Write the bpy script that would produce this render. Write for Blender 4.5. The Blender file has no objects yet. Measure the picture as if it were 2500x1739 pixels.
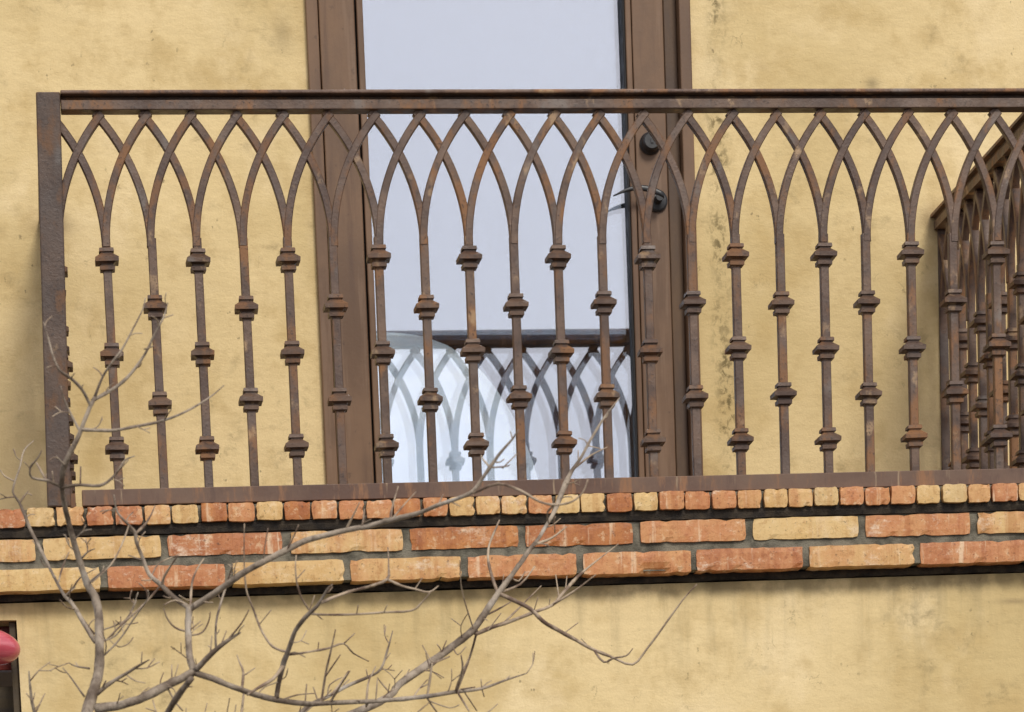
import bpy, bmesh, math, random
from mathutils import Vector, Matrix, noise
R = math.radians
random.seed(7)
sc = bpy.context.scene
COL = sc.collection

# ------------------------------------------------------------------ camera
# a tele lens with rise (shift), a little left of the balcony and well below it
CAM = Vector((-0.1455, -10.1411, 1.6031))
YAW, PITCH, ROLL = 0.118396, -0.150488, -0.039230
F, U0, V0 = 8343.09, 1187.07, 4129.18            # focal length and principal point, photo pixels (2500 wide)
fwd = Vector((math.sin(YAW) * math.cos(PITCH), math.cos(YAW) * math.cos(PITCH), math.sin(PITCH)))
rt0 = Vector((math.cos(YAW), -math.sin(YAW), 0)); up0 = rt0.cross(fwd)
rt = math.cos(ROLL) * rt0 + math.sin(ROLL) * up0
up = -math.sin(ROLL) * rt0 + math.cos(ROLL) * up0
cd = bpy.data.cameras.new('camera'); cam = bpy.data.objects.new('camera', cd); COL.objects.link(cam)
m = Matrix((rt, up, -fwd)).transposed().to_4x4(); m.translation = CAM
cam.matrix_world = m
cd.sensor_width = 36; cd.lens = F / 2500 * 36
cd.shift_x = (1250 - U0) / 2500; cd.shift_y = (V0 - 869.5) / 2500
cd.clip_start = .1; cd.clip_end = 800
cd.dof.use_dof = True; cd.dof.focus_distance = 9.0; cd.dof.aperture_fstop = 9.0
sc.camera = cam
def at(u, v, Y):                                  # the point of the plane y = Y that a photo pixel shows
    d = fwd + rt * ((u - U0) / F) + up * ((V0 - v) / F)
    return CAM + d * ((Y - CAM.y) / d.y)

# ------------------------------------------------------------------ sky, sun, exposure
SUN_EL, SUN_AZ = 40, 14                          # sun behind the camera's left shoulder, veiled by cloud
w = bpy.data.worlds.new('World'); sc.world = w; w.use_nodes = True
nt = w.node_tree; nt.nodes.clear()
out = nt.nodes.new('ShaderNodeOutputWorld'); bg = nt.nodes.new('ShaderNodeBackground')
sky = nt.nodes.new('ShaderNodeTexSky'); sky.sky_type = 'NISHITA'; sky.sun_disc = False
sky.sun_elevation = R(SUN_EL); sky.sun_rotation = R(180 - SUN_AZ); sky.dust_density = 2.5; sky.air_density = 1.0
mx = nt.nodes.new('ShaderNodeMix'); mx.data_type = 'RGBA'; mx.inputs['Factor'].default_value = .72
ctc = nt.nodes.new('ShaderNodeTexCoord'); cn = nt.nodes.new('ShaderNodeTexNoise'); cn.inputs['Scale'].default_value = 3.5; cn.inputs['Detail'].default_value = 6
cr = nt.nodes.new('ShaderNodeMix'); cr.data_type = 'RGBA'; cr.inputs['A'].default_value = (8.2, 8.5, 9.7, 1); cr.inputs['B'].default_value = (10.6, 10.6, 11.1, 1)
nt.links.new(ctc.outputs['Generated'], cn.inputs['Vector']); nt.links.new(cn.outputs['Fac'], cr.inputs['Factor']); nt.links.new(cr.outputs['Result'], mx.inputs['B'])   # cloud layer
nt.links.new(sky.outputs[0], mx.inputs['A']); nt.links.new(mx.outputs['Result'], bg.inputs[0])
bg.inputs[1].default_value = .115
nt.links.new(bg.outputs[0], out.inputs[0])
sl = bpy.data.lights.new('sun', 'SUN'); sl.energy = 2.1; sl.angle = R(15); sl.color = (1, .95, .86)
so = bpy.data.objects.new('sun', sl); COL.objects.link(so)
az = R(SUN_AZ); el = R(SUN_EL)
sd = Vector((math.sin(az) * math.cos(el), -math.cos(az) * math.cos(el), math.sin(el)))    # towards the sun
so.rotation_euler = sd.to_track_quat('Z', 'Y').to_euler(); so.location = sd * 20
vs = sc.view_settings; vs.view_transform = 'Standard'; vs.look = 'None'; vs.exposure = -0.05; vs.gamma = 1.0
sc.cycles.max_bounces = 8; sc.cycles.transparent_max_bounces = 12

# ------------------------------------------------------------------ material helpers
class N:
    def __init__(s, name):
        s.m = bpy.data.materials.new(name); s.m.use_nodes = True; s.t = s.m.node_tree
        s.t.nodes.clear(); s.out = s.n('OutputMaterial'); s.b = s.n('BsdfPrincipled'); s.l(s.b.outputs[0], s.out.inputs[0])
        s.tc = s.n('TexCoord')
    def n(s, k, **kw):
        x = s.t.nodes.new('ShaderNode' + k)
        for a, v in kw.items(): setattr(x, a, v)
        return x
    def l(s, a, b): s.t.links.new(a, b)
    def set(s, sock, v):
        if hasattr(v, 'is_output'): s.l(v, sock)
        else: sock.default_value = v
    def math(s, op, a, b=0.5, clamp=False):
        x = s.n('Math', operation=op); x.use_clamp = clamp; s.set(x.inputs[0], a); s.set(x.inputs[1], b); return x.outputs[0]
    def mapv(s, scale=(1, 1, 1), src=None, rnd=False):
        src = src or s.tc.outputs['Object']
        if rnd:
            oi = s.n('ObjectInfo'); vm = s.n('VectorMath', operation='ADD'); s.l(src, vm.inputs[0])
            c = s.n('CombineXYZ'); k = s.math('MULTIPLY', oi.outputs['Random'], 57.3)
            for i in range(3): s.l(k, c.inputs[i])
            s.l(c.outputs[0], vm.inputs[1]); src = vm.outputs[0]
        mp = s.n('Mapping'); mp.inputs['Scale'].default_value = scale; s.l(src, mp.inputs['Vector']); return mp.outputs[0]
    def noise(s, sc_, vec, detail=5, rough=.55, dist=0.):
        x = s.n('TexNoise'); x.inputs['Scale'].default_value = sc_; x.inputs['Detail'].default_value = detail
        x.inputs['Roughness'].default_value = rough; x.inputs['Distortion'].default_value = dist; s.l(vec, x.inputs['Vector']); return x.outputs['Fac']
    def ramp(s, f, a, b, lo=0., hi=1.):
        x = s.n('MapRange'); x.clamp = True; x.interpolation_type = 'SMOOTHSTEP'
        s.l(f, x.inputs[0]); x.inputs[1].default_value = a; x.inputs[2].default_value = b; x.inputs[3].default_value = lo; x.inputs[4].default_value = hi
        return x.outputs[0]
    def mix(s, f, a, b, mode='MIX'):
        x = s.n('Mix', data_type='RGBA', blend_type=mode); s.set(x.inputs['Factor'], f)
        for k, v in (('A', a), ('B', b)):
            if isinstance(v, tuple): x.inputs[k].default_value = (*v, 1) if len(v) == 3 else v
            else: s.l(v, x.inputs[k])
        return x.outputs['Result']
    def bump(s, h, st, dist=.01, chain=None):
        x = s.n('Bump'); x.inputs['Strength'].default_value = st; x.inputs['Distance'].default_value = dist; s.l(h, x.inputs['Height'])
        if chain: s.l(chain, x.inputs['Normal'])
        return x.outputs[0]
    def fin(s, col, rough, nrm=None, spec=.4, metal=0.):
        s.set(s.b.inputs['Base Color'], col if hasattr(col, 'is_output') else (*col, 1)); s.set(s.b.inputs['Roughness'], rough)
        s.b.inputs['Specular IOR Level'].default_value = spec; s.b.inputs['Metallic'].default_value = metal
        if nrm: s.l(nrm, s.b.inputs['Normal'])
        return s.m

def gauss(n, sep, x0, z0, sx, sz):                # a soft blot at a place on the wall (dirt, smudges)
    a = n.math('MULTIPLY', n.math('SUBTRACT', sep.outputs[0], x0), 1 / sx); b = n.math('MULTIPLY', n.math('SUBTRACT', sep.outputs[2], z0), 1 / sz)
    q = n.math('ADD', n.math('MULTIPLY', a, a), n.math('MULTIPLY', b, b))
    return n.math('POWER', 2.718, n.math('MULTIPLY', q, -1.0))

def stucco(name, base, blots, column=None, drip=None):
    n = N(name); v = n.mapv(); sep = n.n('SeparateXYZ'); n.l(n.tc.outputs['Object'], sep.inputs[0])
    big = n.noise(1.3, v, 4); mid = n.noise(5.5, v, 7, .6); fine = n.noise(160, v, 4, .6)
    c = n.mix(n.ramp(big, .35, .68), base, tuple(x * y for x, y in zip(base, (.80, .78, .70))))
    c = n.mix(n.ramp(mid, .5, .74, 0, .85), c, tuple(x * y for x, y in zip(base, (.72, .67, .56))))
    c = n.mix(n.ramp(n.noise(3.1, n.mapv((1, 1, .8)), 6, .6), .53, .70, 0, .7), c, tuple(x * y for x, y in zip(base, (1.08, 1.11, 1.22))))
    c = n.mix(n.ramp(n.noise(10, n.mapv((1, 1, .85)), 8, .65), .48, .70, 0, .55), c, tuple(x * y for x, y in zip(base, (.70, .65, .55))))
    c = n.mix(n.ramp(n.noise(240, v, 3, .6), .42, .62, 0, .16), c, tuple(x * y for x, y in zip(base, (.7, .66, .58))))
    # wispy dirt: thin broken smears gathered in patches
    patch = n.ramp(n.noise(2.6, n.mapv((1, 1, 1.3)), 4), .44, .62)
    wisp = n.ramp(n.noise(15, n.mapv((.9, 1, 1.1)), 10, .70, .35), .50, .78)
    c = n.mix(n.math('MULTIPLY', n.math('MULTIPLY', patch, wisp), .60), c, (.17, .125, .06))
    sp = n.ramp(n.noise(60, n.mapv((1, 1, .8)), 3, .5), .66, .73); spm = n.ramp(n.noise(7, n.mapv((1.3, 1, 1)), 3), .52, .64)
    c = n.mix(n.math('MULTIPLY', n.math('MULTIPLY', sp, spm), .55), c, (.10, .075, .04))
    rid = n.math('ABSOLUTE', n.math('SUBTRACT', n.noise(11, n.mapv((1, 1, .8)), 6, .6, .5), .5)); rid = n.ramp(rid, .012, .002)
    rm = n.math('MULTIPLY', n.ramp(n.noise(4.2, n.mapv((1, 1, 1.2)), 3), .57, .66), n.ramp(n.noise(16, v, 3), .48, .6))
    c = n.mix(n.math('MULTIPLY', n.math('MULTIPLY', rid, rm), .4), c, (.13, .095, .05))                # hairline cracks
    if column:                                     # a run of mildew down the wall beside the door
        x0, sx = column
        wob = n.math('ADD', x0, n.math('MULTIPLY', n.math('SUBTRACT', n.noise(2.2, n.mapv((0, 0, 1)), 3), .5), .06))
        a = n.math('MULTIPLY', n.math('SUBTRACT', sep.outputs[0], wob), 1 / sx)
        g = n.math('POWER', 2.718, n.math('MULTIPLY', n.math('MULTIPLY', a, a), -1.))
        t = n.ramp(n.noise(46, n.mapv((1, 1, .75)), 8, .7, .4), .46, .60); t2 = n.ramp(n.noise(4.5, n.mapv((1, 1, .8)), 3), .36, .54, .2, 1)
        c = n.mix(n.math('MULTIPLY', n.math('MULTIPLY', g, t), n.math('MULTIPLY', t2, .95)), c, (.14, .105, .045))
        c = n.mix(n.math('MULTIPLY', g, .16), c, (.36, .27, .12))
    for x0, z0, sx, sz, k, colr in blots:
        g = gauss(n, sep, x0, z0, sx, sz); g = n.math('MULTIPLY', g, n.ramp(n.noise(14, v, 5), .25, .6, .45, 1))
        c = n.mix(n.math('MULTIPLY', g, k), c, colr)
    if drip:                                       # grime washed down below the ledge, its darker top painting in ledge shade
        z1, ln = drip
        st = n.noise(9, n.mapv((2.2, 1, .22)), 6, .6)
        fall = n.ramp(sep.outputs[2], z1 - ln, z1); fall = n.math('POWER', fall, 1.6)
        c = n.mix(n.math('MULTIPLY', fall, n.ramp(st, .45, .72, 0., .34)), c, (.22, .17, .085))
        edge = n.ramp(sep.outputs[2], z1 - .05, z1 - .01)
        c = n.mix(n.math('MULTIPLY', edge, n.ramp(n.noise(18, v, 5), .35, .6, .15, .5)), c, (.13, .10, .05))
    nb = n.bump(fine, .20, .004); nb = n.bump(n.noise(20, n.mapv((.7, 1, 1.3)), 7, .62), .32, .012, nb)
    return n.fin(c, n.ramp(mid, .3, .7, .78, .92), nb, .25)

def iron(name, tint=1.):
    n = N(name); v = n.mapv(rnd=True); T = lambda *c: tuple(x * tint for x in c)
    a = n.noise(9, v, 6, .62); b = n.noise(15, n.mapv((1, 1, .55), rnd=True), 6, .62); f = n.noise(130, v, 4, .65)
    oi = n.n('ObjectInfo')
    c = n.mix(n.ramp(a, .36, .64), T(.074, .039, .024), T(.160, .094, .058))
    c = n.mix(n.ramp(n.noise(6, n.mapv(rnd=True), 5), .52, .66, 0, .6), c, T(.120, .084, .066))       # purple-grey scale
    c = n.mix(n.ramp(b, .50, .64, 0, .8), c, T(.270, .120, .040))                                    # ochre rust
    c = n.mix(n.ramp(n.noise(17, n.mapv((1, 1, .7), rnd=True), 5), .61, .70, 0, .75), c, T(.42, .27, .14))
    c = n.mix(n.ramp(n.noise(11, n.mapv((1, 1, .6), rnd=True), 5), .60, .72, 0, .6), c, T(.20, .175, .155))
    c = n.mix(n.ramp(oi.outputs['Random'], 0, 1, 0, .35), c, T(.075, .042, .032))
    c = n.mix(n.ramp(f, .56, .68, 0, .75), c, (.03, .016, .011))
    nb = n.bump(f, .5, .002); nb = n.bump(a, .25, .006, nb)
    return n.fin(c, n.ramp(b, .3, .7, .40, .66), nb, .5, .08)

def rail_iron():                                   # the bottom rail carries run-off streaks
    n = N('rusted_iron_streaked'); v = n.mapv()
    a = n.noise(4, v, 6, .6); st = n.noise(9, n.mapv((2.4, 1, .5)), 7, .7); f = n.noise(90, v, 4)
    c = n.mix(n.ramp(a, .35, .65), (.100, .052, .034), (.165, .105, .074))
    c = n.mix(n.ramp(st, .52, .66, 0, .75), c, (.28, .135, .06)); c = n.mix(n.ramp(st, .34, .46, .5, 0), c, (.085, .05, .04))
    c = n.mix(n.ramp(n.noise(20, n.mapv((3, 1, .3)), 5), .64, .72, 0, .5), c, (.42, .31, .19))
    return n.fin(c, n.ramp(a, .3, .7, .5, .75), n.bump(f, .25, .002), .4, .08)

def brick_mat(name, c0, c1, wash=.5, drips=.3):
    n = N(name); v = n.mapv(rnd=True); oi = n.n('ObjectInfo')
    a = n.noise(14, n.mapv((1, 1, .7), rnd=True), 8, .70); f = n.noise(120, v, 5, .7); g = n.noise(42, v, 7, .72)
    c = n.mix(n.ramp(a, .38, .62), c0, c1)
    c = n.mix(n.ramp(oi.outputs['Random'], 0, 1, 0, .35), c, tuple(x * y for x, y in zip(c0, (.85, .68, .55))))
    vs_ = n.noise(22, n.mapv((1.6, 1, .12), rnd=True), 5, .6)
    c = n.mix(n.ramp(vs_, .48, .66, 0, .6), c, tuple(x * y for x, y in zip(c0, (.72, .56, .42))))
    c = n.mix(n.ramp(g, .52, .66, 0, .6), c, tuple(x * y for x, y in zip(c0, (.62, .48, .36))))
    c = n.mix(n.ramp(g, .46, .34, 0, .45), c, (.80, .60, .36))
    c = n.mix(n.ramp(n.noise(24, n.mapv((1.7, 1, .13), rnd=True), 6, .62), .58, .67, 0, drips), c, (.82, .64, .42))
    c = n.mix(n.ramp(n.noise(12, n.mapv((.8, 1, 1.5), rnd=True), 9, .78), .55, .68, 0, wash), c, (.86, .72, .54))
    c = n.mix(n.ramp(f, .58, .68, 0, .7), c, tuple(x * .25 for x in c0))
    nb = n.bump(f, .5, .002); nb = n.bump(g, .45, .004, nb)
    return n.fin(c, n.ramp(a, .3, .7, .36, .7), nb, .45)

def plain(name, c0, c1, sc_=8., rough=(.5, .7), bump=.15, scale=(1, 1, 1), spec=.4, rnd=False):
    n = N(name); v = n.mapv(scale, rnd=rnd); a = n.noise(sc_, v, 6, .6); f = n.noise(sc_ * 12, n.mapv(rnd=rnd), 4)
    c = n.mix(n.ramp(a, .33, .67), c0, c1)
    return n.fin(c, n.ramp(a, .3, .7, *rough), n.bump(f, bump, .003), spec)

Z_LEDGE_BOT = 3.101
LW = -1.02                                         # face of the lower wall
blot_brown = (.16, .095, .045)  # brown of the soft blots at the rail ends
M = {}
M['wall'] = stucco('stucco_upper', (.765, .592, .312),
    [(at(125, 545, .07).x, at(125, 545, .07).z, .055, .035, .8, blot_brown), (at(2282, 545, .07).x, at(2282, 545, .07).z, .05, .05, .7, blot_brown),
     (at(690, 85, .07).x, at(690, 85, .07).z, .03, .05, .35, (.2, .15, .08)), (at(2130, 205, .07).x, at(2130, 205, .07).z, .02, .016, .6, (.2, .15, .08))],
    column=(at(1768, 900, .07).x, .028))
M['wall_low'] = stucco('stucco_lower', (.775, .600, .318),
    [(at(1730, 1425, LW).x, at(1730, 1425, LW).z, .05, .02, .6, (.12, .1, .04)), (at(2480, 1468, LW).x, at(2480, 1468, LW).z, .05, .008, .55, (.25, .18, .1))],
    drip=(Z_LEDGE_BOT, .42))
M['iron'] = iron('rusted_iron', .92); M['iron_cap'] = iron('iron_lit_edge', 1.25); M['iron_rail'] = rail_iron(); M['iron_post'] = iron('rusted_iron_dark', .62)  # cap iron tinted lighter to paint in its bright top line
M['brick_yellow'] = brick_mat('brick_yellow', (.66, .43, .165), (.70, .49, .22), .35, .2)
M['brick_pale'] = brick_mat('brick_pale', (.68, .48, .21), (.62, .46, .22), .3, .1)
M['brick_buff'] = brick_mat('brick_buff', (.62, .33, .125), (.68, .45, .19), .5, .3)
M['brick_orange'] = brick_mat('brick_orange', (.54, .215, .075), (.60, .30, .12), .6, .45)
M['brick_deep'] = brick_mat('brick_deep', (.41, .140, .034), (.55, .225, .065), .45, .45)
M['brick_red'] = brick_mat('brick_red', (.48, .180, .062), (.58, .265, .11), .7, .6)
M['mortar'] = plain('mortar', (.080, .072, .052), (.225, .200, .148), 22, (.85, .95), 1.)
M['slab'] = plain('concrete', (.27, .25, .22), (.36, .33, .29), 5, (.8, .9), .3)
n = N('brown_paint'); v = n.mapv(); st = n.noise(10, n.mapv((3, 1, .18)), 6, .62); cl = n.noise(4, n.mapv((1, 1, .6)), 5, .6); f = n.noise(120, v, 4)
c = n.mix(n.ramp(cl, .36, .64), (.115, .060, .029), (.190, .108, .058)); c = n.mix(n.ramp(st, .52, .70, 0, .55), c, (.085, .042, .024)); c = n.mix(n.ramp(st, .44, .32, 0, .4), c, (.235, .145, .088))
c = n.mix(n.ramp(n.noise(34, v, 4), .66, .74, 0, .5), c, (.06, .032, .02)); M['door'] = n.fin(c, n.ramp(cl, .3, .7, .42, .62), n.bump(f, .15, .002), .4)
M['door_dark'] = plain('brown_paint_shaded', (.075, .042, .024), (.16, .095, .05), 9, (.5, .7), .15, (1, 1, .25))  # darker brown for the recessed jamb, its shade painted in
M['gasket'] = plain('black_gasket', (.012, .011, .011), (.02, .018, .018), 20, (.5, .7))
M['black'] = plain('black_iron', (.013, .013, .014), (.028, .027, .028), 30, (.35, .5), .1, spec=.5)
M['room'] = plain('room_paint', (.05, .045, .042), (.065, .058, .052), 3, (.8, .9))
M['floor'] = plain('terrace_tile', (.26, .17, .11), (.32, .22, .15), 6, (.6, .8))
M['red_door'] = plain('dark_red_paint', (.13, .014, .008), (.20, .026, .014), 6, (.35, .55), .2, (1, 1, .4))
M['brown_door'] = plain('dark_brown_wood', (.045, .03, .017), (.085, .06, .03), 12, (.5, .7), .3, (.4, 1, 2))
M['ground'] = plain('asphalt', (.055, .053, .05), (.085, .082, .077), 30, (.85, .95), .5)
M['pave'] = plain('paving', (.10, .092, .08), (.14, .128, .11), 8, (.8, .9), .3)
M['shade_dark'] = plain('shade_dark', (.014, .010, .0075), (.060, .045, .030), 30, (.75, .92), .9)  # near-black colour of the painted shade strips
M['string'] = plain('cord', (.03, .02, .02), (.05, .03, .03), 40)

n = N('bark'); v = n.mapv(); a = n.noise(16, v, 6, .6); f = n.noise(90, n.mapv((1, 1, .35)), 5, .6)
c = n.mix(n.ramp(a, .35, .65), (.125, .088, .060), (.40, .325, .245)); c = n.mix(n.ramp(f, .55, .7, 0, .6), c, (.075, .052, .038))
c = n.mix(n.ramp(n.noise(9, v, 5), .58, .72, 0, .6), c, (.52, .47, .40)); M['bark'] = n.fin(c, n.ramp(a, .3, .7, .6, .85), n.bump(f, .9, .006), .35)
n = N('twig_bark'); v = n.mapv(rnd=True); a = n.noise(20, v, 5, .6)
c = n.mix(n.ramp(a, .36, .64), (.13, .078, .052), (.46, .355, .245)); M['twig'] = n.fin(c, .6, n.bump(n.noise(120, v, 4), .4, .003), .4)

n = N('pink_plastic'); v = n.mapv(); c = n.mix(n.ramp(n.noise(30, n.mapv((.3, .3, 3)), 4), .35, .7), (.50, .070, .095), (.62, .15, .175))
M['pink'] = n.fin(c, .22, None, .5); n.b.inputs['Coat Weight'].default_value = .5

def glass(name, refl, tint, ripple):               # coated pane: part mirror, part clear
    n = N(name); n.t.nodes.remove(n.b)
    g = n.n('BsdfGlossy'); g.inputs['Color'].default_value = (*tint, 1); g.inputs['Roughness'].default_value = .012
    t = n.n('BsdfTransparent'); t.inputs['Color'].default_value = (.93, .95, .95, 1)
    if ripple: n.l(n.bump(n.noise(2.2, n.mapv(), 2), ripple, .002), g.inputs['Normal'])
    mxs = n.n('MixShader'); mxs.inputs[0].default_value = refl
    n.l(t.outputs[0], mxs.inputs[1]); n.l(g.outputs[0], mxs.inputs[2]); n.l(mxs.outputs[0], n.out.inputs[0])
    return n.m
M['pane_out'] = glass('coated_glass', .27, (.90, .92, 1), .06)
M['pane_in'] = glass('coated_glass_inner', .33, (.88, .90, 1), .10)
n = N('glowing_shell'); n.b.inputs['Base Color'].default_value = (.85, .85, .83, 1); n.b.inputs['Roughness'].default_value = .8  # emission added to whiten the lower door glass
n.l(n.mix(n.ramp(n.noise(5, n.mapv((1, 1, 1.6)), 5, .6, .8), .35, .7), (.62, .70, .82), (1, 1, .96)), n.b.inputs['Emission Color']); n.b.inputs['Emission Strength'].default_value = 1.0
M['glow'] = n.m

# ------------------------------------------------------------------ object helpers
def link(name, me, mat=None, parent=None, loc=None):
    o = bpy.data.objects.new(name, me); COL.objects.link(o)
    if mat and me is not None and not me.materials: me.materials.append(M[mat])
    if parent: o.parent = parent
    if loc is not None: o.location = loc
    return o
def empty(name, loc, label=None, cat=None, parent=None):
    o = bpy.data.objects.new(name, None); COL.objects.link(o); o.location = loc; o.empty_display_size = .1
    if parent: o.parent = parent
    if label: o['label'] = label
    if cat: o['category'] = cat
    return o
def struct(o): o['kind'] = 'structure'; return o
def bm_mesh(bm, name, smooth=False):
    bmesh.ops.recalc_face_normals(bm, faces=bm.faces)
    me = bpy.data.meshes.new(name); bm.to_mesh(me); bm.free()
    if smooth:
        for p in me.polygons: p.use_smooth = True
    return me
def add_box(bm, x0, x1, y0, y1, z0, z1, bev=0., slope=0., xs=0.):
    r = bmesh.ops.create_cube(bm, size=1)
    vs_ = r['verts']
    for v_ in vs_:
        v_.co = Vector((x0 + (v_.co.x + .5) * (x1 - x0), y0 + (v_.co.y + .5) * (y1 - y0), z0 + (v_.co.z + .5) * (z1 - z0)))
        v_.co.z += slope * (v_.co.x - xs)
    if bev:
        es = list({e for v_ in vs_ for e in v_.link_edges})
        bmesh.ops.bevel(bm, geom=es, offset=bev, segments=2, affect='EDGES', profile=.5)
def box(name, x0, x1, y0, y1, z0, z1, mat, parent=None, bev=.002, **k):
    bm = bmesh.new(); add_box(bm, x0, x1, y0, y1, z0, z1, bev, **k)
    return link(name, bm_mesh(bm, name), mat, parent)
def loft_square(levels, name, bev=0.):             # levels: (z, half width)
    bm = bmesh.new(); rings = []
    for z, h in levels:
        c = h * .16 if bev else 0
        pts = [(-h + c, -h), (h - c, -h), (h, -h + c), (h, h - c), (h - c, h), (-h + c, h), (-h, h - c), (-h, -h + c)] if bev else [(-h, -h), (h, -h), (h, h), (-h, h)]
        rings.append([bm.verts.new((x, y, z)) for x, y in pts])
    for a, b in zip(rings, rings[1:]):
        for i in range(len(a)): bm.faces.new((a[i], a[(i + 1) % len(a)], b[(i + 1) % len(a)], b[i]))
    bm.faces.new(rings[0]); bm.faces.new(rings[-1])
    return bm_mesh(bm, name)

# ------------------------------------------------------------------ ground
struct(box('road', -150, 150, -300, -4.2, -.3, 0, 'ground', bev=0))
struct(box('pavement', -150, 150, -4.2, 60, -.3, .12, 'pave', bev=0))

# ------------------------------------------------------------------ the building
S = .115; D = 1.06; WY = .07                       # bay, railing line (y = -D), upper wall face (y = WY)
WX = lambda x: CAM.x + (x - CAM.x) * (WY - CAM.y) / -CAM.y
WZ = lambda z: CAM.z + (z - CAM.z) * (WY - CAM.y) / -CAM.y
house = empty('building', (1.2, 0, .12), 'yellow stuccoed house front with a brick ledge and a brown glazed balcony door', 'building')
bpy.context.view_layer.update()
HI = Matrix.Translation((-1.2, 0, -.12))
def hpart(o):                                      # parented with its world placement kept
    o.parent = house; o.matrix_parent_inverse = HI; return o
def wall_with_opening(name, x0, x1, z0, z1, y0, y1, ox0, ox1, oz0, oz1, mat, slope=0.):
    bm = bmesh.new()
    xs = [x0, ox0, ox1, x1]; zs = [z0, oz0, oz1, z1]
    if oz0 <= z0: zs = [z0, oz1, z1]
    hole = lambda i, j: i == 1 and (zs[j] >= oz0 - 1e-6 and zs[j + 1] <= oz1 + 1e-6)
    V = {}
    def vert(i, j, k):
        if (i, j, k) not in V: V[i, j, k] = bm.verts.new((xs[i], (y0, y1)[k], zs[j]))
        return V[i, j, k]
    cells = [(i, j) for i in range(3) for j in range(len(zs) - 1) if not hole(i, j)]
    for i, j in cells:
        for k in (0, 1): bm.faces.new([vert(i, j, k), vert(i + 1, j, k), vert(i + 1, j + 1, k), vert(i, j + 1, k)])
        for (a, b, di, dj) in (((i, j), (i + 1, j), 0, -1), ((i + 1, j), (i + 1, j + 1), 1, 0), ((i + 1, j + 1), (i, j + 1), 0, 1), ((i, j + 1), (i, j), -1, 0)):
            if (i + di, j + dj) not in cells:
                bm.faces.new([vert(*a, 0), vert(*b, 0), vert(*b, 1), vert(*a, 1)])
    for v_ in bm.verts:
        if slope and v_.co.z > z1 - 1e-4: v_.co.z += slope * (v_.co.x - 1.2)
    return link(name, bm_mesh(bm, name), mat)
FLOOR = 3.27
hpart(wall_with_opening('upper_wall', -4, 7, FLOOR, 7.5, WY, WY + .25, WX(.742), WX(1.824), FLOOR, 5.45, 'wall'))
RX = at(45, 1600, LW).x
hpart(wall_with_opening('lower_wall', -4, 7, .12, Z_LEDGE_BOT, LW, LW + .129, -1.25, RX, .12, 3.045, 'wall_low', .0105))
hpart(box('ledge_core', -4, 7, LW + .13, LW + .31, 3.02, 3.20, 'slab', bev=0))
hpart(box('terrace_floor', -4, 7, -.98, 3.2, FLOOR - .14, FLOOR, 'floor', bev=0))
# dim room behind the door
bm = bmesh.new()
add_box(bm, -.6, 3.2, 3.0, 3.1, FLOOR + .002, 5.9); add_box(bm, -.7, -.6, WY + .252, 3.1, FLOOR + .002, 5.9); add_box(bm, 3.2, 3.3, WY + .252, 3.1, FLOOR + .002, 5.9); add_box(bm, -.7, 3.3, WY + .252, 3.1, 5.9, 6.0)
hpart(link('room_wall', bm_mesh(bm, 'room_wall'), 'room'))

# lower doorway at the left edge
ld = hpart(empty('doorway', (0, 0, 0)))
box('door_panel', -1.25, RX - .002, LW + .131, LW + .17, .12, 2.9, 'brown_door', ld)
box('transom', -1.25, RX - .002, LW + .09, LW + .13, 2.935, 3.044, 'red_door', ld)
for i in range(5): box('rail', -1.25, RX - .002, LW + .111, LW + .130, 2.62 - i * .52, 2.66 - i * .52, 'brown_door', ld)
box('jamb', RX - .020, RX - .003, LW + .02, LW + .088, .12, 3.044, 'brown_door', ld)

# ------------------------------------------------------------------ balcony door
dr = hpart(empty('balcony_door', (0, 0, 0)))
ZB, ZT = FLOOR + .002, 5.44
def dp(name, x0, x1, y0, y1, mat='door', z0=ZB, z1=ZT, bev=.003): return box(name, WX(x0), WX(x1), WY + y0, WY + y1, z0, z1, mat, dr, bev)
dp('casing', .7365, .7695, -.022, .06)
dp('casing', 1.795, 1.8285, -.022, .06)
dp('casing', .7365, 1.8285, -.024, .06, z0=5.441, z1=5.50)
dp('stile', .7735, .874, -.006, .05)
dp('jamb', .7697, .7733, .02, .06, 'gasket')
dp('glazing_bead', .8795, .8975, -.012, .038)
dp('gasket', .8742, .8793, .012, .045, 'gasket')
dp('glazing_bead', 1.6425, 1.6590, -.010, .038)
dp('gasket', 1.6355, 1.6423, -.004, .040, 'gasket')
dp('stile', 1.6615, 1.7515, -.008, .05)
dp('gasket', 1.6592, 1.6613, .006, .045, 'gasket')
dp('jamb', 1.7570, 1.7948, .018, .06, 'door_dark')
dp('gasket', 1.7517, 1.7568, .025, .06, 'gasket')
dp('rail', .8743, 1.6613, .0, .048, z0=ZB, z1=FLOOR + .16)
dp('rail', .8743, 1.6613, .0, .048, z0=5.33, z1=5.438)
g0, g1 = FLOOR + .155, 5.335
bm = bmesh.new(); add_box(bm, -.372, .372, -.0015, .0015, -(g1 - g0) / 2, (g1 - g0) / 2)
op = link('outer_pane', bm_mesh(bm, 'outer_pane'), 'pane_out', dr, (WX(1.267), WY + .028, (g0 + g1) / 2)); op.rotation_euler = (R(-.95), 0, 0)   # the old leaf leans back a touch
bm = bmesh.new(); add_box(bm, -.370, .370, -.0015, .0015, -(g1 - g0) / 2, (g1 - g0) / 2)
ip = link('inner_pane', bm_mesh(bm, 'inner_pane'), 'pane_in', dr, (WX(1.267), WY + .050, (g0 + g1) / 2)); ip.rotation_euler = (R(-1.05), 0, R(.55))
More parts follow.
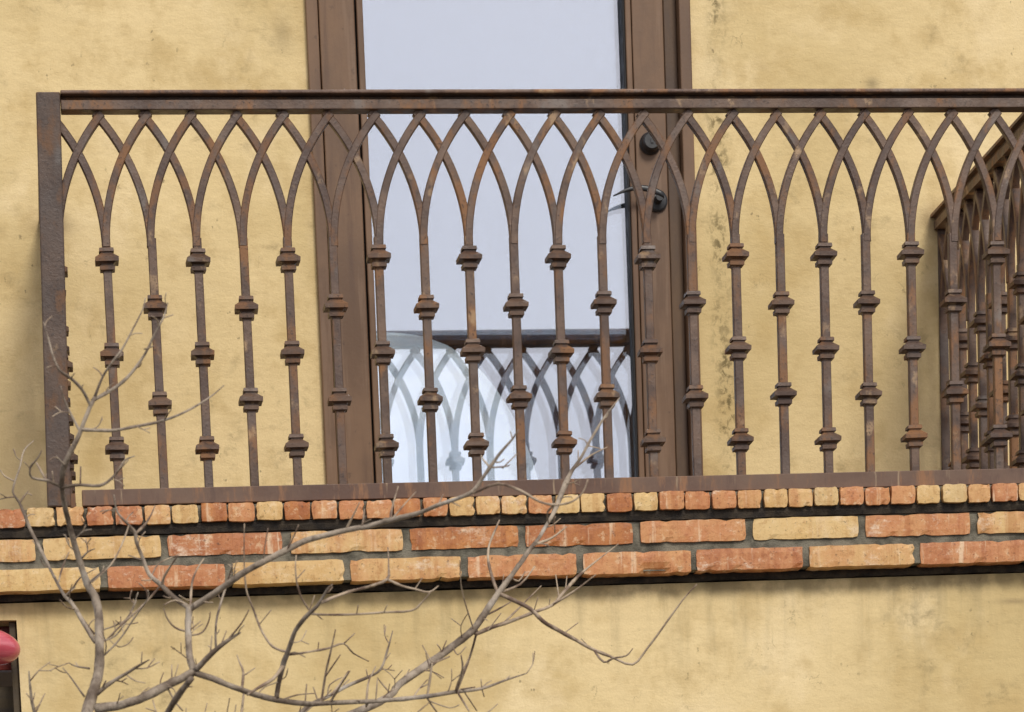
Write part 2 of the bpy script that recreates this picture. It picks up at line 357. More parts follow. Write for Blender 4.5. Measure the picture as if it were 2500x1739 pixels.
# deadbolt
def disc_stack(name, prof, mat, parent, loc, seg=28):     # lathe about -y : (distance out, radius)
    bm = bmesh.new(); rings = []
    for d_, r_ in prof: rings.append([bm.verts.new((r_ * math.cos(2 * math.pi * i / seg), -d_, r_ * math.sin(2 * math.pi * i / seg))) for i in range(seg)])
    for a, b in zip(rings, rings[1:]):
        for i in range(seg): bm.faces.new((a[i], a[(i + 1) % seg], b[(i + 1) % seg], b[i]))
    bm.faces.new(rings[-1]); bm.faces.new(rings[0])
    return link(name, bm_mesh(bm, name, False), mat, parent, loc)
bx, bz = WX(1.7036), WZ(4.478)
disc_stack('deadbolt', [(0, .031), (.006, .031), (.012, .027), (.030, .0245), (.034, .021)], 'black', dr, (bx, WY - .008, bz + .002))
box('keyhole_cover', bx - .004, bx + .004, WY - .0445, WY - .0425, bz - .006, bz + .008, 'black', dr, .0008)
# lever handle: rose plus a curved lever pointing left
lx, lz = at(1607, 487, WY - .03).x, at(1607, 487, WY - .03).z
disc_stack('handle_rose', [(0, .030), (.007, .030), (.011, .025), (.014, .012), (.05, .0105)], 'black', dr, (lx, WY - .008, lz))
tx, tz = at(1498, 481, WY - .06).x, at(1498, 481, WY - .06).z
bm = bmesh.new(); prev = None; K = 14
for i in range(K + 1):
    t = i / K; x = lx + .012 + (tx - lx - .012) * t
    z = lz + .004 + (tz - lz) * t + .021 * math.sin(math.pi * min(1, t * 1.02)) ** .9
    h = .0085 * (1 - .82 * t ** 2.2); d_ = .006 * (1 - .5 * t)
    ring = [bm.verts.new((x, WY - .055 + d_ * cx, z + h * cz)) for cx, cz in ((-.6, -1), (.6, -1), (1, -.5), (1, .5), (.6, 1), (-.6, 1), (-1, .5), (-1, -.5))]
    if prev:
        for j in range(8): bm.faces.new((prev[j], prev[(j + 1) % 8], ring[(j + 1) % 8], ring[j]))
    else: bm.faces.new(ring)
    prev = ring
bm.faces.new(prev); link('lever_handle', bm_mesh(bm, 'lever_handle', True), 'black', dr)

# ------------------------------------------------------------------ brick ledge (bricks are sub-parts)
def brick_mesh(wd, ht, dp_, nx, nz, seed, chip=None):
    rnd = random.Random(seed); bm = bmesh.new(); g = {}
    ex = [rnd.uniform(-.001, .0016) for _ in range(4)]
    for i in range(nx + 1):
        for j in range(nz + 1):
            x = (i / nx - .5) * wd; z = (j / nz - .5) * ht; y = rnd.uniform(-.0003, .0003)
            edge = 0
            if i == 0: x += ex[0] + rnd.uniform(0, .0022); edge += 1
            if i == nx: x -= ex[1] + rnd.uniform(0, .0022); edge += 1
            if j == 0: z += max(0, ex[2]) * .5 + rnd.uniform(0, .0022); edge += 1
            if j == nz: z -= max(0, ex[3]) * .5 + rnd.uniform(0, .0022); edge += 1
            if edge: y += .0005 * edge + rnd.uniform(0, .0006)
            if edge == 2: x -= math.copysign(rnd.uniform(.0005, .003), x); z -= math.copysign(rnd.uniform(.0004, .0022), z)
            if edge == 1 and rnd.random() < .05: y += .003; (x, z) = (x, z - math.copysign(.003, z)) if j in (0, nz) else (x - math.copysign(.004, x), z)
            if chip and j <= 1 and chip[0] <= i <= chip[1]: y += .014 if j == 0 else .005
            g[i, j] = bm.verts.new((x, y, z))
    for i in range(nx):
        for j in range(nz): bm.faces.new((g[i, j], g[i + 1, j], g[i + 1, j + 1], g[i, j + 1]))
    bd = [(i, 0) for i in range(nx)] + [(nx, j) for j in range(nz)] + [(i, nz) for i in range(nx, 0, -1)] + [(0, j) for j in range(nz, 0, -1)]
    back = [bm.verts.new((g[k].co.x, dp_, g[k].co.z)) for k in bd]
    for a in range(len(bd)):
        b = (a + 1) % len(bd); bm.faces.new((g[bd[a]], back[a], back[b], g[bd[b]]))
    bm.faces.new(back)
    me = bm_mesh(bm, 'brick')
    return me
YC = -1.083                                         # face of the two stretcher courses
ledge = hpart(link('brick_ledge', (lambda bm: (add_box(bm, -4, 7, YC + .007, -.6, 3.1250, 3.2485, slope=.0105, xs=1.2), add_box(bm, -4, 7, -1.080, -.6, 3.2760, 3.3165, slope=.0095, xs=1.2), bm_mesh(bm, 'brick_ledge'))[-1])(bmesh.new()), 'mortar'))
def strip(nm, y0, z0, z1, jz, jy):                 # a ragged dark strip painting shade along the whole ledge
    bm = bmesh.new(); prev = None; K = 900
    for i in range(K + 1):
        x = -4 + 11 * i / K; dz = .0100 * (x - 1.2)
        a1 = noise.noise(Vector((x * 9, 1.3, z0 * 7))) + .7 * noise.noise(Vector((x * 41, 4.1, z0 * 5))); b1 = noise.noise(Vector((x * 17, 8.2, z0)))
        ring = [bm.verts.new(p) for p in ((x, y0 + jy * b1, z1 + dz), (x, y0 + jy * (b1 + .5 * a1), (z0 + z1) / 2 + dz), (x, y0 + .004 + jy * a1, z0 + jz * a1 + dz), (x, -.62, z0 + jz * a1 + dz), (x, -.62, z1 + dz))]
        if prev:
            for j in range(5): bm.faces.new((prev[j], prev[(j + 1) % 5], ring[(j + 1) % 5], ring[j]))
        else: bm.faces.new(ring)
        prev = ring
    bm.faces.new(prev); return hpart(link(nm, bm_mesh(bm, nm), 'shade_dark'))
strip('header_shade_strip', YC - .004, 3.2505, 3.2735, .0022, .003); strip('ledge_shade_strip', LW - .010, 3.1040, 3.1215, .0032, .004)  # dark strips stand in for shade under the headers and the ledge
KEY = dict(Y='brick_yellow', P='brick_pale', B='brick_buff', O='brick_orange', D='brick_deep', R='brick_red')
def lay(seams_px, cols, v, Y, z_mid, ht, gap, slope, nx, nz, dp_, xr, unit, seed0, chips={}):
    xs = [at(u, v(u), Y).x for u in seams_px]; rnd = random.Random(seed0)
    items = [(a, b, c) for a, b, c in zip(xs, xs[1:], cols)]
    x = xs[0]
    while x > xr[0]: items.append((x - unit, x, rnd.choice('YBOODRP'))); x -= unit
    x = xs[-1]
    while x < xr[1]: items.append((x, x + unit, rnd.choice('YBOODRP'))); x += unit
    for k, (a, b, c) in enumerate(items):
        me = brick_mesh(b - a - gap, ht, dp_, nx, nz, seed0 * 1000 + k, chips.get(k)); xm = (a + b) / 2
        o = link('brick', me, KEY[c], ledge, (xm + rnd.uniform(-.001, .001), Y + rnd.uniform(-.003, .003), z_mid + slope * (xm - 1.2) + rnd.uniform(-.0012, .0012)))
        o.rotation_euler = (rnd.uniform(-.012, .012), math.atan(-slope) + rnd.uniform(-.006, .006), rnd.uniform(-.008, .008))
hs = [-8, 63, 136, 208, 279, 350, 418, 488, 556, 624, 692, 760, 826, 892, 961, 1029, 1095, 1161, 1223, 1289, 1353, 1417, 1481, 1547, 1609, 1672, 1737, 1801, 1863, 1925, 1988, 2050, 2112, 2174, 2238, 2299, 2362, 2421, 2487, 2548]
lay(hs, 'RPBRRBYDOYDOOODOYBBOYYDYOOOBYBPOOOYPBRBOY', lambda u: 1268 - .024 * u, -1.10, 3.2945, .0470, .0028, .0095, 7, 4, .2, (-2.2, 5), .0685, 3)
lay([-208, 96, 400, 699, 992, 1274, 1555, 1831, 2104, 2378, 2650], 'BYRBDDOYOB', lambda u: 1345 - .024 * u, YC, 3.2200, .0560, .0165, .0105, 16, 4, .25, (-2.2, 5), .297, 4)
lay([-48, 255, 559, 849, 1136, 1416, 1694, 1970, 2241, 2512], 'YRYBOORBR', lambda u: 1422 - .025 * u, YC, 3.1470, .0560, .0155, .0105, 16, 4, .25, (-2.2, 5), .297, 5, {5: (9, 12)})

# ------------------------------------------------------------------ railing
rail = empty('balcony_railing', (0, -D, 3.31), 'rusty brown iron balcony railing of interlaced pointed arches over collared balusters', 'railing')
RI = Matrix.Translation((0, D, -3.31))
def rp(o): o.parent = rail; o.matrix_parent_inverse = RI; return o
ZR = 3.3525                                        # top of the bottom rail
A0 = 3.938; APX = 4.259                            # arch springing, arch tip
COLL = [3.9043, 3.7885, 3.6742, 3.5611, 3.4506]
shaft_me = loft_square([(3.345, .0122), (3.355, .0110), (3.90, .0107), (3.958, .0107)], 'shaft', 1)
collar_me = loft_square([(.0300, .0150), (.0285, .0180), (.0205, .0186), (.0200, .0140), (.0165, .0142), (.0150, .0165), (.0060, .0280), (.0050, .0295), (-.0050, .0290), (-.0056, .0210), (-.0090, .0150), (-.0130, .0150), (-.0136, .0190), (-.0235, .0184), (-.0242, .0130), (-.0270, .0108)], 'collar')
def arch_leg(side, hd):                            # from a baluster S away up to the tip; side = -1 left foot, +1 right foot
    bm = bmesh.new(); prev = None; h = APX - A0 - .012; Rr = (h * h + S * S) / (2 * S); K = 16; hw = .0098
    for i in range(K + 1):
        th = math.asin(min(1, (h + .010) / Rr)) * i / K
        off = Rr - Rr * math.cos(th); z = A0 + Rr * math.sin(th); x = side * (S - off)
        nx_, nz_ = math.cos(th), side * math.sin(th)     # across the bar, within the panel
        c = .0022
        ring = [bm.verts.new((x + nx_ * a, b, z + nz_ * a)) for a, b in ((-hw, -hd + c), (-hw + c, -hd), (hw - c, -hd), (hw, -hd + c), (hw, hd - c), (hw - c, hd), (-hw + c, hd), (-hw, hd - c))]
        if prev:
            for j in range(8): bm.faces.new((prev[j], prev[(j + 1) % 8], ring[(j + 1) % 8], ring[j]))
        else: bm.faces.new(ring)
        prev = ring
    bm.faces.new(prev); return bm_mesh(bm, 'arch_leg')
leg_l = arch_leg(-1, .0118); leg_r = arch_leg(1, .0100)
rnd = random.Random(5)
def panel(org, rz, n, step, jit=.0024):
    ca, sa = math.cos(rz), math.sin(rz); kx = step / S
    pos = lambda d_: Vector((org[0] + ca * d_, org[1] + sa * d_, 0))
    for k in range(0, n + 1):
        p = pos(k * step)
        if 0 < k < n:
            q = p + Vector((rnd.uniform(-jit, jit), rnd.uniform(-jit, jit) * .5, 0))
            b = rp(link('baluster', shaft_me, 'iron', None, q)); b.rotation_euler = (0, 0, rz)
            for z in (COLL[0::2] if k % 2 else COLL[1::2]):
                c = link('collar', collar_me, 'iron', b, (0, 0, z + rnd.uniform(-.0035, .0035))); c.rotation_euler = (rnd.uniform(-.02, .02), rnd.uniform(-.02, .02), rnd.uniform(-.03, .03))
        for me, ok in ((leg_l, k > 0), (leg_r, k < n)):
            if ok:
                a = rp(link('arch_bar', me, 'iron', None, p + Vector((rnd.uniform(-.0018, .0018), 0, rnd.uniform(-.0015, .0015))))); a.rotation_euler = (0, 0, rz); a.scale = (kx, 1, 1)
NX = 22
panel((0, -D), 0, NX, S)
NR = 11; XL = -.013; XR = NX * S + .040
panel((XL, -D), math.pi / 2, NR, (D + WY) / NR); panel((XR, -D), math.pi / 2, NR, (D + WY) / NR)
for xw in (XL, XR):                   # flat end bars against the wall
    rp(box('end_bar', xw - .013, xw + .013, WY - .010, WY - .001, 3.352, 4.2604, 'iron_post', None, .001))
# posts: square tube, the left one leaning a little
def post(xt, xb):
    bm = bmesh.new(); add_box(bm, -.03, .03, -D - .03, -D + .03, 3.309, 4.301, .0035)
    for v_ in bm.verts: v_.co.x += xb + (xt - xb) * (v_.co.z - 3.31) / .99
    rp(link('post', bm_mesh(bm, 'post'), 'iron_post'))
post(-.0085, -.0370); post(XR, XR - .004)
def hrail(p0, p1, side):
    bm = bmesh.new(); bm2 = bmesh.new(); bm3 = bmesh.new()
    x0, x1 = p0, p1
    if side is None:
        add_box(bm, x0, x1, -D - .0335, -D + .034, 4.2950, 4.3045, .0032)          # cap strip
        add_box(bm2, x0, x1, -D - .004, -D + .020, 4.283, 4.2949)                   # web in shade under the cap
        add_box(bm2, x0, x1, -D - .0225, -D + .0225, 4.2605, 4.2835, .002)          # lower bar
        add_box(bm3, x0, x1, -D - .020, -D + .020, 3.3205, 3.3595, .002, slope=.0075, xs=1.2)
    else:
        for b, (ex, z0, z1) in ((bm, (.0325 if side > 1 else .0235, 4.2950, 4.3035)), (bm2, (.018, 4.283, 4.2949)), (bm2, (.0225, 4.2605, 4.2835)), (bm3, (.019, 3.318 + (side > 1) * .009, 3.352 + (side > 1) * .012))):
            add_box(b, side - ex, side + ex, x0, x1, z0, z1)
    for nme, b, mt in (('rail_cap', bm, 'iron_cap'), ('top_rail', bm2, 'iron'), ('bottom_rail', bm3, 'iron_rail')):
        rp(link(nme, bm_mesh(b, nme), mt))
hrail(.0218, XR - .030, None); hrail(-D + .0305, WY - .001, XL); hrail(-D + .0305, WY - .001, XR)

# ------------------------------------------------------------------ made-up glowing dome in the room, brightening the door glass
gx = at(955, 1257, .62).x; gzt = at(951, 822, .62).z
glowo = empty('glow_dome', (gx, .62, FLOOR), 'pale glowing made-up dome behind the lower left of the door glass', 'glow')
bm = bmesh.new(); seg = 40; rings = []; hh = gzt - FLOOR - .03; rr = .50
for i in range(15):
    t = i / 14 * math.pi / 2
    rings.append([bm.verts.new((rr * math.cos(t) ** .8 * math.cos(2 * math.pi * j / seg), .42 * rr / .5 * math.cos(t) ** .8 * math.sin(2 * math.pi * j / seg), .03 + hh * math.sin(t))) for j in range(seg)] if i < 14 else [bm.verts.new((0, 0, .03 + hh))])
for a, b in zip(rings, rings[1:]):
    for j in range(seg):
        bm.faces.new((a[j], a[(j + 1) % seg], b[(j + 1) % seg], b[j]) if len(b) > 1 else (a[j], a[(j + 1) % seg], b[0]))
bm.faces.new(rings[0]); link('glow_shell', bm_mesh(bm, 'glow_shell', True), 'glow', glowo)
bm = bmesh.new(); bmesh.ops.create_cone(bm, segments=32, radius1=.2, radius2=.19, depth=.03, cap_ends=True); bmesh.ops.translate(bm, verts=bm.verts, vec=(0, 0, .015)); link('base', bm_mesh(bm, 'base'), 'black', glowo)  # foot of the made-up dome

# ------------------------------------------------------------------ pink bauble hanging at the left edge
pc = at(-14, 1579, LW - .06)
bau = empty('hanging_bauble', pc, 'glossy pink rounded bauble hanging at the left edge beside dark red doorway', 'bauble')
bm = bmesh.new(); bmesh.ops.create_uvsphere(bm, u_segments=32, v_segments=20, radius=1)
for v_ in bm.verts:
    x, y, z = v_.co; k = 1 + .12 * z; v_.co = Vector((x * .066 * k, y * .05 * k, z * .043))
bmesh.ops.rotate(bm, verts=bm.verts, cent=(0, 0, 0), matrix=Matrix.Rotation(R(18), 3, 'Y')); link('bulb', bm_mesh(bm, 'bulb', True), 'pink', bau)
bm = bmesh.new(); zt = 3.105 - pc.z; add_box(bm, -.0015, .0015, -.0015, .0015, .03, zt); link('cord', bm_mesh(bm, 'cord'), 'string', bau)

# ------------------------------------------------------------------ bare tree
# outlines read off the photograph by zone: (zone, [(x, y, width) ...]); each limb then gets its own depth
ZO = dict(A=(0, 1113), B=(800, 1113), C=(0, 700), E=(800, 700)); ZS = 2.551
def P(s):
    r = []; z = 'A'
    for t in s.split():
        if t in ZO: z = t; continue
        x, y, w_ = map(float, t.split(',')); r.append((x / ZS + ZO[z][0], y / ZS + ZO[z][1], w_ / ZS))
    return r
TRUNK = P('A 540,1597,80 575,1480,74 608,1380,68 620,1250,62 618,1100,58 615,980,60 590,880,55 545,800,48 510,700,44 480,600,42 455,520,40 430,420,36 405,320,34 390,240,32 C 385,1220,34 395,1130,40 440,1030,36 490,930,32 520,850,28 560,750,26 590,690,24')
LIMBS = [  # (limb, [twigs])
 ('C 590,690,18 640,560,14 700,470,14 760,390,12 830,260,10 890,140,8 905,70,5', []),
 ('C 575,710,22 700,640,20 790,570,18 870,470,16 920,390,15 970,280,12 1020,190,10 1045,100,5', ['C 1020,195,8 1080,175,5', 'C 900,390,10 960,370,6']),
 ('C 560,735,18 510,640,18 440,570,18 370,520,16 330,430,13 300,320,11 270,220,6', ['C 440,570,9 465,540,5']),
 ('C 510,890,22 600,895,20 720,895,18 850,870,17 980,845,16 1110,800,14 1210,750,12 1320,680,9 1395,615,5', []),
 ('C 498,900,15 440,790,14 395,690,11 380,620,6', []),
 ('C 388,1250,20 300,1210,17 200,1190,13 190,1130,10 240,1060,9 260,1020,5', ['C 285,1205,14 240,1120,12 225,1095,8', 'C 335,1222,9 325,1150,6']),
 ('C 400,1110,12 350,1055,7', []),
 ('C 400,1248,20 500,1235,18 620,1240,17 690,1200,15 740,1140,14 780,1080,11 840,1055,5', ['C 500,1236,13 502,1120,8', 'C 720,1165,10 800,1080,6']),
 ('A 590,1155,32 520,1040,27 450,920,24 400,870,19 340,760,17 290,660,19 240,560,22 190,460,22 150,360,20 120,290,16 85,240,12 C 82,1262,12 95,1210,12 125,1120,10 150,1020,9 210,960,5',
   ['C 90,1212,11 30,1180,9 0,1140,6', 'C 125,1345,12 165,1290,9 200,1300,5', 'C 160,1292,8 178,1272,5', 'A 400,880,13 450,830,12 500,760,9 600,700,6', 'A 365,785,11 390,690,9 430,600,6', 'A 470,950,14 540,1050,12 590,1110,10']),
 ('A 600,1575,60 720,1560,52 860,1520,50 1000,1450,50 1120,1390,48 1210,1345,44',
   ['A 1070,1400,10 1070,1300,6', 'A 1085,1395,8 1110,1300,5', 'A 1000,1440,8 1000,1400,7 1020,1350,5', 'A 1040,1440,12 1090,1530,11 1140,1590,7']),
 ('A 1207,1345,46 1180,1240,44 1172,1100,42 1175,1000,40 1180,945,46',
   ['A 1170,1095,13 1090,1070,11 1040,1010,9 1020,950,5', 'A 1185,1085,9 1250,1030,5', 'A 1185,1120,11 1260,1100,10 1300,1030,8 1310,970,5', 'A 1185,940,16 1195,800,13 1220,720,9 1270,640,5', 'A 1170,930,10 1090,900,8 1020,930,5', 'A 1165,900,8 1115,870,5']),
 ('A 1180,950,32 1080,880,30 1010,810,28 930,740,26 890,640,22 850,540,20 840,480,22 800,430,17 730,350,12 710,240,6',
   ['A 840,490,17 900,430,14 940,370,9 965,310,5', 'A 1010,810,17 1020,760,15 1060,690,12 1110,620,6', 'A 990,820,12 930,890,12 850,970,12 760,1050,12 660,1150,8', 'A 800,440,9 760,550,9 690,680,8 570,790,6', 'A 820,470,10 790,400,8 830,350,5', 'A 945,745,10 990,670,7 1100,620,5', 'A 890,650,8 800,620,5']),
 ('A 1190,950,40 1300,880,37 1400,810,36 1500,740,38 1640,660,36 1780,590,36 1900,530,34 2050,490,31 2200,455,30 B 255,440,30 390,400,31 560,360,27 680,310,24 800,270,22 900,225,23 E 960,1200,22 1015,1120,21 1080,1030,17 1150,950,12 1190,890,6',
   ['B 390,400,14 400,330,11 440,190,5', 'B 400,395,10 480,300,8 550,225,5', 'A 2150,465,12 2200,370,9 2240,290,6', 'A 1780,600,10 1830,500,8 1860,430,5', 'E 1015,1130,11 970,1080,9 955,1050,5', 'E 1010,1128,10 1110,1120,8 1135,1110,5', 'E 910,1285,16 1060,1228,15 1200,1270,14 1320,1340,14 1420,1358,13 1520,1340,11 1590,1280,8 1620,1200,4', 'A 1640,660,8 1650,560,6 1670,450,4', 'B 110,480,9 180,330,5', 'B 215,450,14 230,330,8', 'B 690,305,10 720,240,6', 'A 1400,810,12 1430,740,9 1450,680,5', 'E 1090,1130,9 1180,1040,6']),
 ('A 1345,1215,15 1345,1050,14 1380,900,13 1420,780,10 1450,670,5', []),
 ('A 1210,1345,36 1320,1230,30 1420,1150,22 1500,1100,9', ['A 1310,1235,10 1320,1120,6', 'A 1420,1145,11 1500,1050,9 1550,960,5', 'A 1380,1170,9 1410,1090,5']),
 ('A 1210,1350,38 1330,1390,36 1450,1440,34 1600,1490,34 1720,1520,34 1900,1545,30 2050,1540,28 B 255,1530,26 470,1515,26 640,1495,26 800,1470,24 960,1450,18 1100,1400,13 1240,1355,5',
   ['A 1505,1460,18 1515,1350,14 1490,1280,9 1475,1240,5', 'A 1518,1370,8 1590,1320,5', 'A 1500,1640,16 1520,1470,14', 'A 1900,1545,10 1910,1420,6', 'A 2000,1540,16 2030,1350,14 2060,1220,12 2090,1080,5', 'A 2030,1370,10 2120,1240,6', 'A 2060,1530,15 2120,1430,12 2180,1340,6', 'B 620,1500,15 645,1340,12 650,1290,9', 'B 640,1340,9 610,1230,5', 'B 620,1510,13 680,1597,9', 'B 810,1475,13 880,1590,9', 'B 640,1530,9 760,1570,7 820,1550,5', 'B 800,1465,21 840,1330,15 830,1240,7', 'B 830,1455,11 920,1440,6', 'B 960,1450,9 955,1390,5', 'B 960,1452,8 975,1500,5', 'B 1110,1395,9 1135,1370,6', 'B 240,1560,15 250,1430,12 270,1360,8', 'B 300,1520,9 310,1390,6', 'B 840,1340,8 880,1260,5', 'B 850,1470,9 930,1590,5', 'A 1740,1525,10 1850,1490,8 1960,1480,5', 'A 1600,1490,9 1650,1440,7 1730,1410,5']),
 ('A 1720,1520,30 1740,1400,28 1770,1280,33 1800,1200,28 1840,1090,26 1900,1010,26 1980,930,21 2040,830,12 2070,800,6',
   ['A 2005,915,19 2080,880,18 2200,840,16 2296,815,15 B 370,770,17 380,690,10 375,570,5', 'B 375,772,15 460,810,13 540,830,12 630,850,11 690,810,6', 'A 1950,985,13 2041,990,12 2220,988,12 B 350,975,12 520,965,12 580,920,10 640,850,7', 'A 1930,965,13 1880,890,11 1850,800,10 1840,700,8 1845,620,5', 'A 1850,765,7 1900,710,4', 'A 1790,1220,15 1740,1210,14 1680,1170,14 1620,1070,13 1580,960,12 1540,860,11 1525,750,9 1520,600,7 1522,420,4', 'A 1620,1045,7 1690,960,4', 'A 1795,1240,13 1900,1225,12 2040,1200,12 2140,1170,10 2200,1230,9 2296,1280,5', 'A 2140,1172,9 2210,1105,5', 'A 1770,1300,24 1700,1390,20 1600,1450,16 1540,1490,12', 'A 1920,985,8 1960,870,5', 'A 1980,1210,7 1985,1160,4', 'B 180,985,7 190,930,4', 'B 350,975,7 370,930,4', 'B 545,828,8 590,760,5', 'B 0,850,7 30,800,4']),
 ('A 610,1480,28 680,1420,25 780,1360,20 860,1310,15 930,1270,6', ['A 790,1365,9 840,1400,7 905,1415,4', 'A 880,1300,9 885,1220,5', 'A 640,1440,12 660,1400,8']),
 ('A 560,1325,13 470,1310,10 430,1290,5', ['A 490,1318,8 470,1285,5']),
 ('A 525,1500,12 440,1380,9 390,1320,5', []),
 ('A 635,1085,9 760,1040,8 820,960,7 860,850,4', []),
 ('A 635,1155,10 720,1120,9 800,1010,8 850,900,4', ['A 680,1145,6 740,1190,5 800,1170,5 830,1130,4']),
 ('A 625,1265,11 740,1150,10 830,1020,9 920,890,7 920,835,4', []),
 ('A 500,650,14 545,600,10 590,580,5', ['A 548,600,8 535,520,5']),
 ('A 455,530,11 520,470,8 570,460,4', ['A 515,475,6 535,430,4']),
 ('A 545,800,16 580,770,13 660,700,6', []),
 ('A 480,600,9 430,560,6 405,490,4', []),
]
LIMBS2 = [  # stems that leave the trunk below the picture
 ('A 560,2500,95 700,2300,80 1100,2080,70 1700,1800,60 B 150,1610,46 380,1500,44 450,1420,45 640,1290,46 800,1170,44 900,1090,42 980,980,40 1060,860,34 1150,740,30 1220,640,28 1270,570,26 1310,520,22 1370,420,20 1400,370,24 1440,280,30 E 1480,1230,32 1520,1150,24 1580,1060,18 1640,950,16 1720,820,14 1820,690,5',
   ['B 1060,860,19 1020,740,18 1000,650,17 1005,560,12 1040,470,12 1070,400,8', 'B 1075,862,24 1180,910,23 1270,960,24 1340,1030,24 1440,1090,23 1550,1150,20 1640,1200,19 1760,1250,15 1900,1300,13 1990,1200,12 2080,1080,11 2210,900,9 2300,800,4', 'B 1660,1215,13 1720,1285,12 1780,1260,11 1860,1245,9 1900,1200,4', 'B 1480,1100,7 1560,1040,4', 'B 925,1110,24 1020,1070,22 1140,1030,20 1270,980,19 1400,930,18 1470,850,19 1560,750,18 1680,650,9 1810,550,4', 'B 1400,930,13 1540,840,11 1670,740,5', 'B 985,995,11 1090,940,9 1170,890,5', 'B 1090,1048,11 1200,940,9 1330,810,5', 'B 1440,880,9 1420,740,5', 'B 1000,1085,9 1080,980,5', 'B 1075,850,16 1200,800,12 1290,690,6', 'B 905,1070,9 860,930,8 830,800,7 825,650,4', 'B 930,1090,14 890,1240,14 830,1400,14 800,1470,14', 'B 450,1430,9 510,1330,5', 'B 400,1490,10 330,1410,8 310,1380,5', 'B 700,1250,9 740,1150,5', 'B 640,1300,13 760,1250,8', 'B 650,1290,9 590,1180,5', 'E 1540,1130,11 1640,1050,9 1740,1000,5', 'E 1560,1095,9 1560,1020,5', 'B 1410,350,9 1415,480,5', 'B 1315,545,17 1400,510,13 1490,440,6', 'B 1280,980,8 1310,880,5', 'B 1480,850,8 1490,750,4', 'B 1380,930,7 1385,890,4', 'E 1620,990,7 1700,1010,4', 'B 1140,760,12 1190,780,9 1230,720,5', 'B 1420,300,13 1370,350,12 1375,420,8', 'B 1640,1205,7 1580,1140,4', 'B 780,1190,8 810,1240,7 860,1190,4']),
 ('A 560,2450,70 700,2200,56 900,1850,44 1050,1590,38 1120,1480,37 1195,1385,34', []),
 ('A 560,2400,52 500,2150,36 330,1900,28 215,1600,20 190,1450,16 180,1340,7', ['A 222,1600,11 280,1480,5', 'A 195,1520,8 165,1480,4', 'A 210,1580,7 250,1550,4']),
 ('A 700,2300,60 1100,1950,46 1700,1720,34 B -120,1560,26 0,1500,22 130,1430,20 250,1380,18 330,1330,14 370,1220,13 405,1090,4', ['B 270,1375,10 300,1310,6', 'B 250,1380,9 240,1330,5', 'B 345,1290,8 390,1230,5', 'B 20,1490,13 70,1430,10 130,1340,5', 'A 1380,1780,12 1430,1510,5', 'A 1440,1770,12 1470,1550,5', 'A 1230,1800,12 1290,1540,5', 'A 1140,1850,12 1160,1570,5', 'B 560,1597,9 640,1530,6', 'B -60,1530,10 -90,1440,6', 'B 950,1640,12 1000,1597,8 1060,1545,5', 'A 1310,1830,13 1340,1590,6', 'A 1850,1670,13 1900,1600,9 1960,1550,5']),
]
tp = at(215, 1739, -3.0)
tree = empty('bare_tree', (tp.x + .02, -3.0, .12), 'leafless grey-brown tree reaching up in front of the balcony from lower left', 'tree')
TI = Matrix.Translation((-tp.x - .02, 3.0, -.12))
placed = []                                        # (u, v, Y) of every limb vertex so that a child starts on its parent
def tube(pts3, name, mat, sides, parent, jitter=.24):
    bm = bmesh.new(); prev = None; n_ = len(pts3)
    for i, (p, r) in enumerate(pts3):
        a = pts3[max(0, i - 1)][0]; b = pts3[min(n_ - 1, i + 1)][0]; t = (b - a).normalized()
        x = t.cross(Vector((.13, 1, .07))).normalized(); y = t.cross(x)
        ring = []
        for j in range(sides):
            q = 2 * math.pi * j / sides; rr_ = r * (1 + jitter * (noise.noise(Vector((p.x * 30 + j * 1.7, p.z * 30, i * .7)))))
            ring.append(bm.verts.new(p + x * math.cos(q) * rr_ + y * math.sin(q) * rr_))
        if prev:
            for j in range(sides): bm.faces.new((prev[j], prev[(j + 1) % sides], ring[(j + 1) % sides], ring[j]))
        else: bm.faces.new(ring)
        prev = ring
    bm.faces.new(prev)
    return link(name, bm_mesh(bm, name, True), mat, parent)
def smooth(pl, sub=3):                             # Catmull-Rom through the traced points
    r = []
    for i in range(len(pl) - 1):
        p0, p1, p2, p3 = pl[max(0, i - 1)], pl[i], pl[i + 1], pl[min(len(pl) - 1, i + 2)]
        for s_ in range(sub):
            t = s_ / sub
            r.append(tuple(.5 * (2 * b + (c - a) * t + (2 * a - 5 * b + 4 * c - d) * t * t + (3 * b - a - 3 * c + d) * t ** 3) for a, b, c, d in zip(p0, p1, p2, p3)))
    r.append(pl[-1]); return r
trn = random.Random(11)
def grow(pl, name, mat, parent, sides, drift, y0=None):
    pl = smooth(pl); u0, v0, _ = pl[0]
    if y0 is None:
        q = min(placed, key=lambda k: (k[0] - u0) ** 2 + (k[1] - v0) ** 2); y0 = q[2]
        if (q[0] - u0) ** 2 + (q[1] - v0) ** 2 < 14 ** 2: pl = [(q[0], q[1], min(pl[0][2] * 1.05, q[3]))] + pl
    ln = 0; sl = trn.uniform(-drift, drift); ph = trn.uniform(0, 6); pts = []
    for i, (u, v, w_) in enumerate(pl):
        if i: ln += math.hypot(u - pl[i - 1][0], v - pl[i - 1][1])
        Y = y0 + sl * ln / 1000 + .03 * math.sin(ln / 90 + ph) * min(1, ln / 120)
        p = at(u, v, Y); dist = (p - CAM).dot(fwd)
        knob = 1 + (.22 if name == 'twig' and i % 3 == 0 and 0 < i < len(pl) - 1 else 0) * trn.random()
        pts.append((p, max(.0011, w_ / 2 / F * dist * 1.06 * knob))); placed.append((u, v, Y, w_))
    return tube(pts, name, mat, sides, parent)
def tpart(o): o.parent = tree; o.matrix_parent_inverse = TI; return o
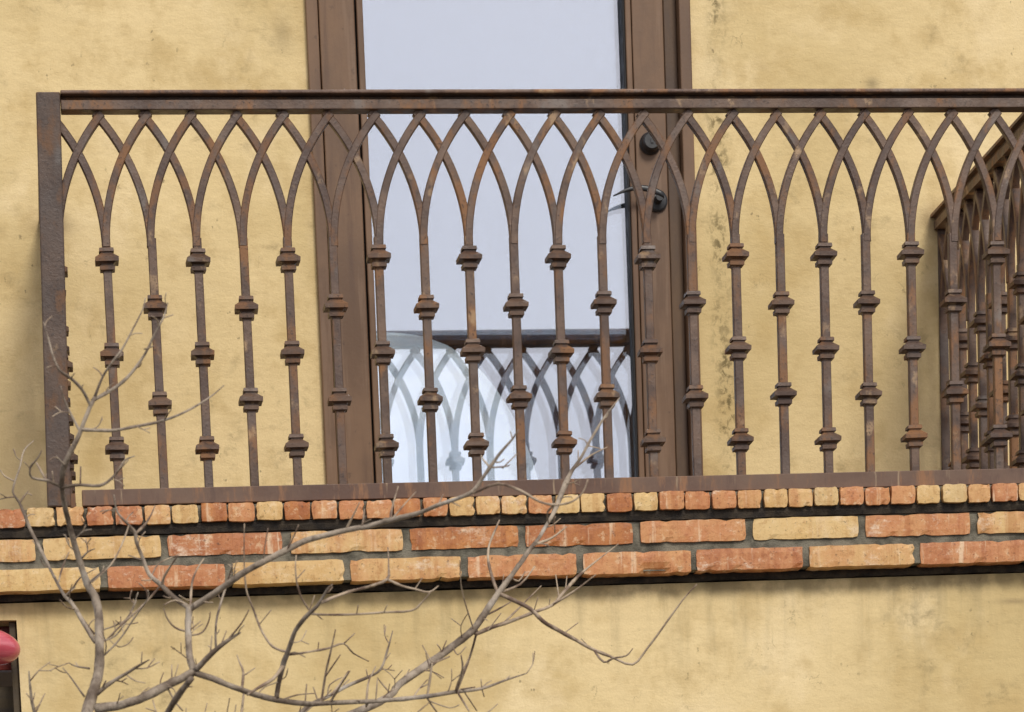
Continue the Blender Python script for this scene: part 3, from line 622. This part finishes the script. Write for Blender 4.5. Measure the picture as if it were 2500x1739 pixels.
# trunk: from the ground up
low = [(Vector((tp.x + .03, -3.0, .10)), .085), (Vector((tp.x + .025, -3.0, .35)), .068), (Vector((tp.x + .03, -3.0, .9)), .058), (Vector((tp.x + .02, -3.0, 1.5)), .050), (Vector((tp.x - .015, -3.0, 2.1)), .040)]
pl = smooth(TRUNK); pts = low[:]
for i, (u, v, w_) in enumerate(pl):
    Y = -3.0 + .10 * math.sin(i / 12); p = at(u, v, Y); pts.append((p, w_ / 2 / F * (p - CAM).dot(fwd) * .93)); placed.append((u, v, Y, w_))
tpart(tube(pts, 'trunk', 'bark', 12, None))
for u, v in ((215, 2090), (220, 2060), (222, 2040), (270, 2010)): placed.append((u, v, -3.0, 40))
for y_off, (lb, tws) in [(None, x) for x in LIMBS] + [(-.0, x) for x in LIMBS2]:
    b = tpart(grow(P(lb), 'branch', 'bark', None, 9, .55, None if y_off is None else -3.0))
    tws = list(tws)
    for t in tws:
        o = grow(P(t), 'twig', 'twig', None, 6, .8); o.parent = b; o.matrix_parent_inverse = Matrix.Identity(4)
    # short spurs between the traced twigs
    src = smooth(P(lb)); acc = trn.uniform(10, 60)
    for (u, v, w_), (u2, v2, w2) in zip(src, src[1:]):
        acc -= math.hypot(u2 - u, v2 - v)
        if acc < 0 and v2 < 1800 and w2 < 21:
            acc = trn.uniform(22, 75) if v2 > 1480 else trn.uniform(40, 110); ang = math.atan2(v2 - v, u2 - u) + trn.choice((-1, 1)) * trn.uniform(.5, 1.1); L = trn.uniform(12, 70 if v2 > 1560 else 46)
            if math.sin(ang) > .5: continue
            wd = min(w2 * .7, trn.uniform(2.4, 4)); bend = trn.uniform(-.5, .5)
            sp = [(u2, v2, wd), (u2 + L * .5 * math.cos(ang), v2 + L * .5 * math.sin(ang), wd * .85), (u2 + L * math.cos(ang + bend), v2 + L * math.sin(ang + bend), wd * .6)]
            o = grow(sp, 'twig', 'twig', None, 5, 1.5); o.parent = b; o.matrix_parent_inverse = Matrix.Identity(4)
            if L > 34:
                e = trn.choice((-1, 1)) * trn.uniform(.5, .9)
                o = grow([sp[1], (sp[1][0] + L * .45 * math.cos(ang + e), sp[1][1] + L * .45 * math.sin(ang + e), wd * .55)], 'twig', 'twig', None, 5, 1.5); o.parent = b; o.matrix_parent_inverse = Matrix.Identity(4)

bpy.context.view_layer.update()
